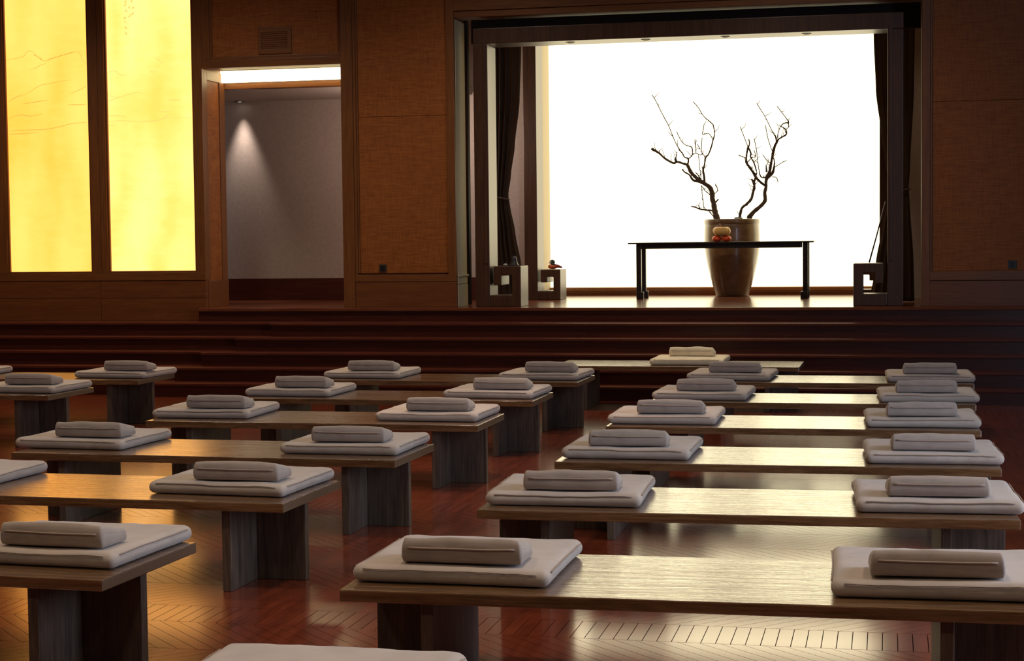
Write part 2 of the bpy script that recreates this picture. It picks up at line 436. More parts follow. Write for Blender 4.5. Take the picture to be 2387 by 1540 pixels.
# -- door opening with its deep jamb, transom and vent
box('jamb_panel', -7.56, -7.552, YW + 0.09, YW + 0.57, 1.19, 3.46, 'panel', wb)
box('jamb_stile', -7.56, -7.54, YW + 0.06, YW + 0.15, 1.19, 3.575, 'trim', wb, 0.004)
box('jamb_stile', -7.56, -7.54, YW + 0.51, YW + 0.66, 1.19, 3.575, 'trim', wb, 0.004)
box('jamb_rail', -7.56, -7.54, YW + 0.15, YW + 0.51, 3.46, 3.575, 'trim_h', wb, 0.004)
box('jamb_base', -7.56, -7.53, YW + 0.06, YW + 0.66, S, 1.19, 'base', wb, 0.004)
wbox('transom_rail', -7.54, -5.84, 3.575, 3.665, 'trim_h', YW, YW + 0.24)
wbox('transom_bead', -7.445, -5.90, 3.665, 3.70, 'trim_h', YW + 0.012)
wbox('transom_stile', -7.54, -7.445, 3.665, TOP, 'trim')
wbox('transom_bead', -7.445, -7.417, 3.70, TOP, 'trim', YW + 0.014)
wbox('transom_bead', -5.928, -5.90, 3.70, TOP, 'trim', YW + 0.014)
wbox('transom_panel', -7.417, -5.928, 3.70, TOP, 'panel', YW + 0.032)
box('transom_core', -7.56, -5.84, YW + 0.06, YW + 0.24, 3.665, TOP, 'base', wb)
box('slot_top', -7.56, -5.84, YW + 0.24, YW + 0.80, 3.76, 3.82, 'dark', wb)
# -- panelled wall between door and stage
box('wall_core', -5.82, -4.62, YW + 0.06, YW + 0.50, S, TOP, 'base', wb)
wbox('stile', -5.90, -5.768, S, TOP, 'trim', YW - 0.01, YW + 0.50)
wbox('bead', -5.768, -5.735, 1.245, TOP, 'trim', YW + 0.004)
wbox('bead', -5.735, -5.715, 1.262, TOP, 'trim', YW + 0.016)
wbox('wall_panel', -5.715, -4.70, 1.262, 2.981, 'panel', YW + 0.03)
wbox('wall_panel', -5.715, -4.70, 2.984, TOP, 'panel', YW + 0.03)
wbox('stile', -4.70, -4.61, 1.245, TOP, 'trim')
wbox('rail', -5.768, -4.61, 1.168, 1.245, 'trim_h', YW - 0.004)
wbox('base_board', -5.768, -4.61, S, 1.164, 'base')
box('reveal_face', -4.62, -4.605, YW + 0.06, YW + 0.46, 1.24, 4.02, 'reveal', wb)
box('reveal_cap', -4.62, -4.585, YW + 0.06, YW + 0.47, 1.215, 1.24, 'reveal', wb, 0.004)
box('reveal_skirting', -4.62, -4.597, YW + 0.06, YW + 0.47, S, 1.13, 'reveal', wb, 0.004)
box('reveal_skirting', -4.62, -4.602, YW + 0.06, YW + 0.47, 1.135, 1.212, 'reveal', wb, 0.004)
# -- header above the stage opening
wbox('header', -4.61, 0.335, 4.10, TOP, 'trim_h', YW, YW + 0.30)
wbox('header_bead', -4.61, 0.335, 4.03, 4.096, 'trim_h', YW + 0.02, YW + 0.28)
# -- right part
box('wall_core', 0.345, XR, YW + 0.06, YW + 0.50, S, TOP, 'base', wb)
wbox('stile', 0.335, 0.415, S, TOP, 'trim', YW, YW + 0.50)
wbox('bead', 0.415, 0.437, 1.245, TOP, 'trim', YW + 0.012)
wbox('wall_panel', 0.437, 2.6, 1.245, 2.977, 'panel', YW + 0.03)
wbox('wall_panel', 0.437, 2.6, 2.980, TOP, 'panel', YW + 0.03)
wbox('stile', 2.6, 2.72, 1.245, TOP, 'trim')
wbox('wall_panel', 2.72, XR, 1.245, TOP, 'panel', YW + 0.03)
wbox('rail', 0.415, XR, 1.15, 1.245, 'trim_h', YW - 0.004)
wbox('base_board', 0.415, XR, S, 1.146, 'base')

# -- corridor and side rooms behind
struct(box('wall_corridor', -10.4, -4.33, 20.15, 20.30, S, 4.6, 'plaster'))
struct(box('baseboard_corridor', -10.4, -4.75, 20.12, 20.15, S, 1.163, 'skirt', None, 0.004))
struct(box('ceiling_corridor', -10.4, -5.0, YW + 0.80, 20.15, 3.40, 3.50, 'plaster'))
struct(box('trim_1', -7.56, -5.84, YW + 0.66, YW + 0.80, 3.40, 3.47, 'trim_h', None, 0.004))
struct(box('dark_gap_strip', -4.691, -4.650, 18.55, 18.65, S, 4.6, 'dark'))  # dark post added to black out the gap; stands for a backdrop edge
struct(box('wall_corridor_end', -10.5, -10.4, YW + 0.66, 20.30, S, 4.6, 'plaster'))
struct(box('wall_side_room', 0.09, XR, 20.15, 20.30, S, 4.6, 'plaster'))
struct(box('baseboard_side_room', 0.40, XR, 20.12, 20.15, S, 1.163, 'skirt', None, 0.004))
struct(box('ceiling_stage', -5.0, XR, YW + 0.30, 22.2, 4.6, 4.7, 'plaster'))
struct(box('wall_alcove_left', -4.45, -4.33, 20.30, 21.75, S, 4.6, 'reveal'))
struct(box('wall_alcove_right', 0.09, 0.21, 20.30, 21.75, S, 4.6, 'reveal'))
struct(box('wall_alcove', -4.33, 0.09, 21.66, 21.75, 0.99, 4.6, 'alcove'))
bb = bmesh.new(); add_box(bb, -4.33, 0.09, 21.56, 21.66, S, 0.93, 0.004); 
struct(mesh_obj('baseboard_alcove', bb, 'trim_h'))
struct(box('trim_2', -4.33, 0.09, 21.575, 21.66, 0.932, 0.99, 'lit_trim', None, 0.02, 3))

# ------------------------------------------------------------------ luminous panels with their ink landscape
def px_on_plane(x, y, Y):
    d = CF * F_PX + CR * (x - IMG_W / 2) - CU * (y - IMG_H / 2)
    t = Y / d.y
    return Vector((d.x * t, Y, CAM_H + d.z * t))

def ribbon(bm, pts, width, Y):
    """flat ink stroke on the sheet; pts are (X, Z)"""
    P = [Vector((x, 0, z)) for x, z in pts]
    L = []
    for i, p in enumerate(P):
        t = (P[min(i + 1, len(P) - 1)] - P[max(0, i - 1)]); t.normalize()
        n = Vector((-t.z, 0, t.x))
        wdt = width * (0.35 + 0.65 * math.sin(math.pi * (i + 0.5) / len(P)))
        L.append((bm.verts.new((p.x + n.x * wdt, Y, p.z + n.z * wdt)), bm.verts.new((p.x - n.x * wdt, Y, p.z - n.z * wdt))))
    for a, b in zip(L, L[1:]): bm.faces.new((a[0], b[0], b[1], a[1]))

def smooth_line(pts, n=6):
    out = []
    for i in range(len(pts) - 1):
        p0 = Vector(pts[max(0, i - 1)]); p1 = Vector(pts[i]); p2 = Vector(pts[i + 1]); p3 = Vector(pts[min(len(pts) - 1, i + 2)])
        for k in range(n):
            t = k / n
            out.append(0.5 * ((2 * p1) + (p2 - p0) * t + (2 * p0 - 5 * p1 + 4 * p2 - p3) * t * t + (3 * p1 - p0 - 3 * p2 + p3) * t ** 3))
    out.append(Vector(pts[-1]))
    return out

# strokes measured as (X, Z) on the wall, metres
def wall_xz(x, y):
    p = px_on_plane(x, y, YW + 0.04); return (p.x, p.z)

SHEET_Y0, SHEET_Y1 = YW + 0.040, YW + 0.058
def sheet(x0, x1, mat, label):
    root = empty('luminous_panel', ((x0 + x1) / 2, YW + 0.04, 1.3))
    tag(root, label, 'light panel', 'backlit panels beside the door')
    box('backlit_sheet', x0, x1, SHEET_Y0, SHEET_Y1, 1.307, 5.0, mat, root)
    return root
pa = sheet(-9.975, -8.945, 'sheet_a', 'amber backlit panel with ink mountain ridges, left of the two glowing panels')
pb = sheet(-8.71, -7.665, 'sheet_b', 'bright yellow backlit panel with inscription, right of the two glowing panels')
def strokes(root, name, mat, lines, width):
    bm = bmesh.new()
    for ln in lines:
        ribbon(bm, [(p.x, p.y) for p in smooth_line([Vector(wall_xz(*q)) for q in ln])], width * 0.75, SHEET_Y0 - 0.002)
    o = mesh_obj(name, bm, mat, root); o['kind'] = 'stuff'   # fine brushwork, too small to pick apart
    return o
k4 = lambda pts: [(x / 4.666, y / 4.666) for x, y in pts]
strokes(pa, 'ink_ridge', 'ink_a', [k4(l) for l in (
    [(60, 660), (150, 640), (250, 615), (300, 560), (340, 556), (380, 585)],
    [(370, 600), (410, 615), (450, 650), (510, 662), (560, 640), (640, 615), (740, 585), (800, 565), (860, 572), (900, 650), (940, 690)],
    [(330, 755), (390, 738), (440, 710), (500, 690)],
    [(210, 1060), (320, 1000), (440, 930), (560, 905), (680, 880), (780, 868)],
    [(760, 1020), (850, 985), (935, 940)])], 0.005)
strokes(pa, 'ink_shore', 'ink_a', [k4(l) for l in (
    [(80, 1290), (220, 1250), (330, 1262), (460, 1240)],
    [(70, 1420), (200, 1418), (360, 1412), (500, 1405), (640, 1380), (780, 1345), (940, 1330)],
    [(80, 1460), (260, 1452), (420, 1440)],
    [(740, 1140), (840, 1140), (940, 1130)],
    [(250, 1130), (380, 1110), (520, 1090)],
    [(90, 1110), (160, 1065), (240, 1030)])], 0.007)
tufts = []
for i in range(26):
    t = i / 25
    x = 520 + 270 * t; y = 655 - 80 * t
    tufts.append([(x, y), (x + random.uniform(-4, 4), y - random.uniform(6, 20))])
for i in range(10):
    x = 375 + 9 * i; y = 600 + 6 * i
    tufts.append([(x, y), (x + random.uniform(-4, 4), y - random.uniform(6, 18))])
strokes(pa, 'ink_trees', 'ink_dark', [k4(l) for l in tufts], 0.006)
strokes(pb, 'ink_ridge', 'ink_b', [k4(l) for l in (
    [(1160, 800), (1250, 768), (1310, 815), (1390, 815)],
    [(1160, 1000), (1215, 1050), (1300, 1055), (1400, 1025), (1480, 1005), (1560, 1010)],
    [(1160, 1105), (1240, 1080), (1300, 1060)],
    [(1690, 630), (1740, 665), (1775, 690)],
    [(1620, 770), (1660, 785), (1720, 765)],
    [(1820, 1090), (1900, 1085), (1980, 1090)])], 0.006)
strokes(pb, 'ink_shore', 'ink_b', [k4(l) for l in (
    [(1160, 1265), (1260, 1255), (1380, 1275)],
    [(1170, 1325), (1300, 1312), (1420, 1318), (1560, 1322), (1700, 1310), (1800, 1285), (1900, 1282), (2085, 1280)],
    [(1750, 1210), (1800, 1215), (1850, 1210)],
    [(1780, 1280), (1850, 1240)],
    [(1170, 1360), (1250, 1365)])], 0.007)
# vertical brush inscription (right sheet): small strokes, two columns
glyphs = []
def glyph(cx, cy, s, seed):
    r = random.Random(seed)
    for _ in range(5):
        x = cx + r.uniform(-s, s); y = cy + r.uniform(-s, s)
        if r.random() < 0.5: glyphs.append([(x - s * 0.6, y), (x + s * 0.6, y - s * 0.2)])
        else: glyphs.append([(x, y - s * 0.7), (x + s * 0.2, y + s * 0.7)])
for i, (x, y) in enumerate(((292.5, 3), (292.5, 11), (293.5, 25), (292, 41), (293, 52), (293, 64), (293, 78), (302.5, 18), (302.5, 37), (309, 20), (308.5, 33), (308, 2))):
    glyph(x, y, 2.6, i)
strokes(pb, 'inscription', 'ink_dark', glyphs, 0.0035)

# ------------------------------------------------------------------ vent, outlets, corridor lamps and fill
v = tag(empty('air_vent', (-6.67, YW + 0.03, 3.86)), 'square brown air vent set in the panel above the doorway', 'vent')
bm = bmesh.new()
for a in ((-6.865, -6.475, 3.955, 4.01), (-6.865, -6.475, 3.715, 3.77), (-6.865, -6.83, 3.77, 3.955), (-6.525, -6.475, 3.77, 3.955)):
    add_box(bm, a[0], a[1], YW + 0.018, YW + 0.034, a[2], a[3], 0.003)
mesh_obj('vent_frame', bm, 'trim_h', v)
for i in range(8):
    z = 3.781 + i * 0.0232
    box('slat', -6.83, -6.525, YW + 0.022, YW + 0.034, z - 0.007, z + 0.007, 'base', v, 0.002)
def outlet(x, z, label):
    o = tag(empty('wall_outlet', (x, YW + 0.03, z)), label, 'outlet', 'wall outlets')
    box('plate', x - 0.043, x + 0.043, YW + 0.022, YW + 0.032, z - 0.043, z + 0.043, 'plastic', o, 0.004)
    box('socket', x - 0.024, x + 0.024, YW + 0.018, YW + 0.022, z - 0.028, z + 0.028, 'socket', o, 0.002)
outlet(-5.455, 1.318, 'small dark outlet on the wall panel between doorway and stage')
outlet(1.233, 1.309, 'small dark outlet on the wall panel right of the stage')
cv = tag(empty('cove_light', (-6.7, YW + 0.68, 3.5)), 'bright horizontal light strip across the top of the doorway', 'light')
box('diffuser', -7.55, -5.85, YW + 0.57, YW + 0.64, 3.47, 3.60, 'cove', cv)
box('housing', -7.555, -5.845, YW + 0.64, YW + 0.79, 3.474, 3.62, 'metal', cv)
dl = tag(empty('corridor_downlight', (-7.98, 20.03, 3.40)), 'small recessed downlight in the corridor ceiling beyond the doorway', 'light')
lathe('ring', [(0.065, 0.0), (0.065, -0.012), (0.045, -0.012), (0.045, -0.004)], (-7.98, 20.03, 3.40), 'metal', dl, 24)
lathe('lens', [(0.044, -0.003), (0.044, -0.006)], (-7.98, 20.03, 3.40), 'lens', dl, 24)
spot('corridor_spot', (-7.98, 20.03, 3.37), 95, (1.0, 0.86, 0.80), 50, 0.9, 0.05, target=(-7.96, 20.04, 1.0))
fill_d = bpy.data.lights.new('corridor_fill', 'POINT'); fill_d.energy = 48; fill_d.color = (1.0, 0.84, 0.76); fill_d.shadow_soft_size = 0.12
fill_o = bpy.data.objects.new('corridor_fill', fill_d); COL.objects.link(fill_o); fill_o.location = (-5.35, 18.9, 2.9)  # hidden point light added to brighten the corridor wall
spot('side_room_light', (-4.95, 19.3, 4.5), 14, (1.0, 0.82, 0.55), 120, 1.0, 0.1)
spot('side_room_light', (1.2, 19.3, 4.5), 30, (1.0, 0.82, 0.55), 120, 1.0, 0.1)

# ------------------------------------------------------------------ stage frames with meander feet
FX = -2.13          # axis of the stage opening
def meander(side, xi, w, tipw, y0, y1, root, z_top, z_tip, bar, bot):
    """squared scroll foot turned inward from the post; xi inner face of the post"""
    m = lambda x: x if side < 0 else 2 * FX - x
    xo = xi + w
    tl = xi + 0.043 * w / 0.346
    poly = [(xi, S), (xo, S), (xo, z_top), (tl, z_top), (tl, z_tip), (tl + tipw, z_tip), (tl + tipw, z_top - bar), (xo - bar, z_top - bar), (xo - bar, S + bot), (xi, S + bot)]
    return prism('scroll_foot', [(m(x), z) for x, z in poly], y0, y1, 'frame', root, 0.009)
ff = tag(empty('stage_frame', (FX, 18.05, S)), 'dark wooden frame with squared scroll feet around the stage opening', 'frame')
box('post', -4.41, -4.25, 17.86, 18.26, S, 3.74, 'frame', ff, 0.008)
box('post', 2 * FX + 4.25, 2 * FX + 4.41, 17.86, 18.26, S, 3.74, 'frame', ff, 0.008)
box('beam', -4.41, 2 * FX + 4.41, 17.86, 18.26, 3.742, 3.91, 'frame', ff, 0.008)
box('face_bead', -4.30, -4.27, 17.85, 17.862, 1.36, 3.77, 'frame', ff, 0.003)
box('face_bead', 2 * FX + 4.27, 2 * FX + 4.30, 17.85, 17.862, 1.36, 3.77, 'frame', ff, 0.003)
meander(-1, -4.25, 0.346, 0.086, 17.86, 18.26, ff, 1.33, 1.12, 0.10, 0.127)
meander(1, -4.25, 0.346, 0.086, 17.86, 18.26, ff, 1.33, 1.12, 0.10, 0.127)
fb = tag(empty('inner_frame', (FX, 20.2, S)), 'slimmer inner wooden frame with scroll feet before the glowing wall', 'frame')
box('post', -4.32, -4.16, 20.0, 20.4, S, 4.10, 'frame', fb, 0.006)
box('post', 2 * FX + 4.16, 2 * FX + 4.32, 20.0, 20.4, S, 4.10, 'frame', fb, 0.006)
box('beam', -4.32, 2 * FX + 4.32, 20.0, 20.4, 4.102, 4.28, 'frame', fb, 0.006)
meander(-1, -4.16, 0.28, 0.08, 20.0, 20.4, fb, 1.254, 1.097, 0.088, 0.107)
meander(1, -4.16, 0.28, 0.08, 20.0, 20.4, fb, 1.254, 1.097, 0.088, 0.107)
ORD4 = ('leftmost', 'second from left', 'third from left', 'rightmost')
for i, x in enumerate((-3.36, -2.54, -1.69, -0.84)):
    d = tag(empty('recessed_spotlight', (x, 18.02, 3.742)), 'tiny recessed spotlight under the stage frame beam, %s of four' % ORD4[i], 'light', 'spotlights under the stage beam')
    lathe('ring', [(0.05, 0.0), (0.05, -0.006), (0.036, -0.006), (0.036, -0.002)], (x, 18.02, 3.742), 'metal', d, 20)
    lathe('lens', [(0.034, -0.001), (0.034, -0.003)], (x, 18.02, 3.742), 'dark', d, 20)
    spot('stage_fill_spot', (x, 18.02, 3.73), 16, (1.0, 0.84, 0.6), 60, 0.8, 0.03, target=(x * 0.7 - 0.6, 20.4, 1.2))  # added fill for table and pumpkin; the beam fixtures themselves look unlit

# ------------------------------------------------------------------ curtains
def lerp_tab(tab, z):
    tab = sorted(tab)
    if z <= tab[0][0]: return tab[0][1]
    for (a, xa), (b, xb) in zip(tab, tab[1:]):
        if z <= b:
            t = (z - a) / (b - a); t = t * t * (3 - 2 * t) * 0.5 + t * 0.5
            return xa + (xb - xa) * t
    return tab[-1][1]
INNER = [(S, -4.06), (1.32, -4.125), (1.7, -4.19), (2.02, -4.25), (2.13, -4.268), (2.35, -4.235), (2.7, -4.185), (3.2, -4.125), (3.8, -4.10), (4.5, -4.09)]
OUTER = [(S, -4.54), (1.32, -4.53), (2.02, -4.485), (2.13, -4.475), (2.35, -4.49), (3.2, -4.53), (4.5, -4.55)]
def curtain(side, label):
    root = tag(empty('curtain', (-4.35 if side < 0 else 2 * FX + 4.35, 18.9, S)), label, 'curtain', 'stage curtains')
    bm = bmesh.new(); NU, NV = 48, 70; rows = []
    for j in range(NV + 1):
        z = S + 0.012 + (4.55 - S) * j / NV
        xi, xo = lerp_tab(INNER, z), lerp_tab(OUTER, z)
        pinch = math.exp(-((z - 2.1) / 0.35) ** 2)
        row = []
        for i in range(NU + 1):
            u = i / NU
            x = xo + (xi - xo) * u
            y = 18.9 + (0.045 - 0.02 * pinch) * math.sin(u * 6.2 * 2 * math.pi + 0.5 * math.sin(z * 1.3)) * (0.6 + 0.4 * math.sin(u * 9 + z))
            y -= 0.04 * pinch * math.sin(math.pi * u)
            if side > 0: x = 2 * FX - x
            row.append(bm.verts.new((x, y, z)))
        rows.append(row)
    for a, b in zip(rows, rows[1:]):
        for i in range(NU): bm.faces.new((a[i], a[i + 1], b[i + 1], b[i]))
    bmesh.ops.solidify(bm, geom=list(bm.faces), thickness=0.006)
    mesh_obj('drape', bm, 'curtain', root, smooth=True)
    cx = -4.372 if side < 0 else 2 * FX + 4.372
    bm = bmesh.new()
    ring = [(cx + 0.112 * math.cos(a), 18.89 + 0.07 * math.sin(a), 2.1 + 0.02 * math.cos(a) * side) for a in [2 * math.pi * k / 24 for k in range(25)]]
    tube_into(bm, ring, 0.012, 6)
    mesh_obj('tie', bm, 'curtain', root, smooth=True)
    return root
curtain(-1, 'dark brown tied-back stage curtain behind the left post of the frame')
curtain(1, 'dark brown tied-back stage curtain behind the right post of the frame')
tag(box('curtain_pelmet', -4.60, 0.335, 18.56, 18.66, 3.83, 4.59, 'dark'), 'dark valance board behind the top beam of the stage frame', 'valance')
rod = bmesh.new(); tube_into(rod, [(-0.195, 18.08, 1.338), (-0.12, 18.22, 1.62), (-0.03, 18.42, 1.98)], [0.009, 0.008, 0.006], 8)
tag(mesh_obj('leaning_rod', rod, 'dark_clay', None, True), 'slender dark rod leaning on the right scroll foot of the stage frame', 'rod')

# ------------------------------------------------------------------ things on the left scroll feet
fg = tag(empty('figurine', (-4.02, 18.05, 1.33)), 'small dark rounded figurine on the front left scroll foot', 'figurine')
lathe('body', [(0.052, 0.0), (0.05, 0.012), (0.042, 0.03), (0.036, 0.05), (0.034, 0.07), (0.03, 0.088), (0.02, 0.101), (0.004, 0.107)], (-4.02, 18.05, 1.331), 'dark_clay', fg, 24)
lathe('base', [(0.056, 0.0), (0.058, 0.006), (0.052, 0.012)], (-4.02, 18.05, 1.331), 'dark_clay', fg, 24)
def ellipsoid(name, c, r, mat, parent=None, rot=None, seg=16):
    bm = bmesh.new()
    m = Matrix.Translation(c) @ (rot or Matrix.Identity(4)) @ Matrix.Diagonal((*r, 1))
    bmesh.ops.create_uvsphere(bm, u_segments=seg, v_segments=seg // 2 + 2, radius=1.0, matrix=m)
    return mesh_obj(name, bm, mat, parent, smooth=True)
tag(ellipsoid('pebble', (-4.11, 18.02, 1.343), (0.026, 0.02, 0.013), 'pebble'), 'tiny pale pebble beside the dark figurine', 'pebble')
bd = tag(empty('bird_figurine', (-3.98, 20.12, 1.254)), 'small painted bird figurine, orange body and dark green head, on rear scroll foot', 'figurine')
ellipsoid('body', (-3.995, 20.12, 1.287), (0.06, 0.034, 0.032), 'bird_orange', bd)
ellipsoid('head', (-4.0, 20.12, 1.342), (0.034, 0.028, 0.031), 'bird_green', bd)
ellipsoid('cheek', (-4.022, 20.112, 1.337), (0.021, 0.026, 0.014), 'bird_white', bd)
ellipsoid('back', (-3.985, 20.12, 1.312), (0.045, 0.030, 0.022), 'bird_green', bd, Matrix.Rotation(math.radians(38), 4, 'Y'))
bm = bmesh.new(); tube_into(bm, [(-3.965, 20.12, 1.296), (-3.92, 20.12, 1.288), (-3.88, 20.12, 1.278)], [0.024, 0.018, 0.009], 8)
mesh_obj('tail', bm, 'bird_red', bd, True)

# ------------------------------------------------------------------ altar table, pot, branches, fruit
tb = tag(empty('altar_table', (-1.957, 20.33, S)), 'long low black wooden table in front of the big pot', 'table')
TY0, TY1 = 20.09, 20.55
box('table_top', -3.06, -0.855, TY0 - 0.03, TY1 + 0.03, 1.548, 1.568, 'black_wood', tb, 0.004)
box('apron', -2.905, -1.01, TY0 + 0.01, TY0 + 0.035, 1.490, 1.548, 'black_wood', tb, 0.003)
box('apron', -2.905, -1.01, TY1 - 0.035, TY1 - 0.01, 1.490, 1.548, 'black_wood', tb, 0.003)
for x0, s in ((-2.965, 1), (-0.925, -1)):
    x1 = x0 + s * 0.06
    xa, xb = min(x0, x1), max(x0, x1)
    box('end_apron', xa + 0.015, xb - 0.015, TY0 + 0.06, TY1 - 0.06, 1.490, 1.548, 'black_wood', tb, 0.003)
    for y in (TY0, TY1 - 0.06):
        lg = box('leg', xa, xb, y, y + 0.06, S, 1.548, 'black_wood', tb, 0.004)
        box('foot', xa - (0 if s > 0 else 0.026), xb + (0.026 if s > 0 else 0), y - 0.004, y + 0.064, S, 0.972, 'black_wood', lg, 0.006)
PC = (-1.905, 21.10, S)
pot = tag(empty('plant_pot', PC), 'big brown glazed pot on the stage behind the table', 'pot')
pbody = lathe('body', [(0.196, 0.0), (0.205, 0.02), (0.235, 0.11), (0.275, 0.25), (0.31, 0.40), (0.333, 0.53), (0.344, 0.64), (0.346, 0.72), (0.343, 0.82), (0.338, 0.90), (0.335, 0.905), (0.31, 0.905), (0.31, 0.86)], PC, 'pot', pot, 56)
lathe('rim', [(0.336, 0.895), (0.345, 0.90), (0.347, 0.93), (0.344, 0.955), (0.335, 0.962), (0.318, 0.958), (0.312, 0.94), (0.312, 0.90)], PC, 'pot', pbody, 56)
lathe('soil', [(0.311, 0.84), (0.311, 0.90), (0.25, 0.915), (0.0015, 0.925)], PC, 'soil', pot, 40)

def c2(x, y): return (1490 + x / 4.5286, 180 + y / 4.5286)
def c3(x, y): return (1680 + x / 4.5286, 180 + y / 4.5286)
PXM = 0.00124
def branch(name, label, conv, limbs, y_base, lean, parent=None):
    """limbs: lists of (x, y, r) measured off the photograph, set in depth around the pot's axis"""
    bm = bmesh.new()
    for li, limb in enumerate(limbs):
        r_prev = None; pts = []
        rad = []
        for q in limb:
            if len(q) == 3: r_prev = q[2]
            rad.append(r_prev if r_prev else 3.0)
            pts.append(conv(q[0], q[1]))
        P = []
        for i, (px, py) in enumerate(pts):
            h = max(0.0, (510 - py) / 300.0)
            Y = y_base + lean * h + 0.10 * noise.noise(Vector((px * 0.013 + li * 0.0, py * 0.013, 3.7))) * min(1, h * 3)
            P.append(px_on_plane(px, py, Y))
        # refine with a Catmull spline and small knobs
        out, rr = [], []
        for i in range(len(P) - 1):
            p0, p1, p2, p3 = P[max(0, i - 1)], P[i], P[i + 1], P[min(len(P) - 1, i + 2)]
            for k in range(4):
                t = k / 4
                out.append(0.5 * ((2 * p1) + (p2 - p0) * t + (2 * p0 - 5 * p1 + 4 * p2 - p3) * t * t + (3 * p1 - p0 - 3 * p2 + p3) * t ** 3))
                r = rad[i] + (rad[i + 1] - rad[i]) * t
                rr.append(max(0.0055, PXM * 0.5 * r * (2.3 if r > 10 else 3.0) * (1 + 0.22 * noise.noise(out[-1] * 30))))
        out.append(P[-1]); rr.append(max(0.0012, PXM * 0.5 * rad[-1] * 1.5))
        tube_into(bm, out, rr, 7 if rad[0] > 6 else 5)
        for k in range(3, len(out) - 1, 3):      # short side twigs
            if rr[k] < 0.022 and random.random() < 0.5:
                d = Vector((random.uniform(-1, 1), random.uniform(-0.6, 0.6), random.uniform(0.1, 1))).normalized()
                ln = random.uniform(0.03, 0.11); e = out[k] + d * ln * 0.6; f_ = e + (d + Vector((random.uniform(-.6, .6), 0, 0.5))).normalized() * ln * 0.5
                tube_into(bm, [out[k], e, f_], [0.005, 0.0042, 0.003], 5)
        # buds along thin twigs
        for k in range(2, len(out) - 1, 3):
            if random.random() < 0.6 and rr[k] < 0.012:
                d = Vector((random.uniform(-1, 1), random.uniform(-1, 1), random.uniform(-0.2, 1))).normalized()
                tube_into(bm, [out[k], out[k] + d * (rr[k] + 0.008), out[k] + d * (rr[k] + 0.013)], [0.003, 0.004, 0.001], 5)
    o = mesh_obj(name, bm, 'bark', parent, smooth=True)
    return tag(o, label, 'branch', 'bare branches in the pot')
branch('bare_branch', 'bare gnarled branch leaning left out of the big pot', c2, [
    [(822, 1500, 30), (815, 1475, 30), (797, 1400, 25), (786, 1330, 23), (772, 1280, 22), (770, 1220, 23), (745, 1162, 20), (690, 1122, 18), (640, 1092, 18), (600, 1058, 16), (545, 1000, 17), (510, 930, 13), (470, 912, 8), (400, 892, 8), (360, 905, 8), (270, 855, 7), (210, 800, 8), (150, 765, 10), (128, 750, 8)],
    [(510, 930, 7), (520, 860, 5), (480, 845), (455, 800), (430, 770, 4), (370, 660, 3), (310, 510), (240, 380), (170, 240, 2), (130, 180, 1.5)],
    [(520, 860, 4), (560, 820), (555, 740, 4), (490, 715, 3), (440, 665, 2.5), (390, 560, 2)],
    [(690, 1110, 8), (685, 1040, 8), (675, 980, 7), (690, 920, 6), (700, 850, 6), (730, 815, 5), (760, 740), (780, 660, 5), (795, 600, 4), (785, 520), (770, 490, 4), (680, 410, 3), (620, 315, 2.5), (560, 250, 1.5)],
    [(780, 660, 3), (735, 595), (670, 600), (680, 540, 2.5), (685, 490, 2)],
    [(700, 850, 4), (672, 812, 3), (640, 820), (600, 800), (560, 820)],
    [(600, 800, 3), (594, 720, 2.5), (600, 650, 2)], [(610, 700, 2.5), (650, 770, 2)],
    [(665, 815, 2.5), (658, 730, 2), (664, 630, 2)],
    [(655, 1085, 3), (640, 960, 2.5), (625, 810, 2)],
    [(640, 1105, 8), (570, 1085, 9), (530, 1030, 6), (480, 1000, 5), (452, 968, 5)],
    [(775, 1405, 7), (700, 1400, 6), (640, 1390, 6), (590, 1370, 5), (545, 1362, 4)],
    [(640, 1390, 5), (625, 1345, 3)], [(785, 1468, 4), (735, 1412, 4)],
    [(685, 1392, 3), (670, 1270, 2.5), (655, 1140, 3)], [(655, 1140, 3), (690, 1190, 3), (735, 1230, 4)],
    [(805, 1322, 6), (838, 1285, 5)], [(390, 893, 9), (380, 850, 9)], [(388, 850, 4), (400, 785, 3)],
    [(650, 1085, 6), (620, 1030, 4), (590, 1000, 3)], [(210, 800, 4), (218, 765, 2.5)], [(680, 1000, 5), (662, 940, 3)],
    [(735, 1235, 5), (800, 1225, 3), (828, 1180, 2), (800, 1120, 2)]], 21.02, 0.10)
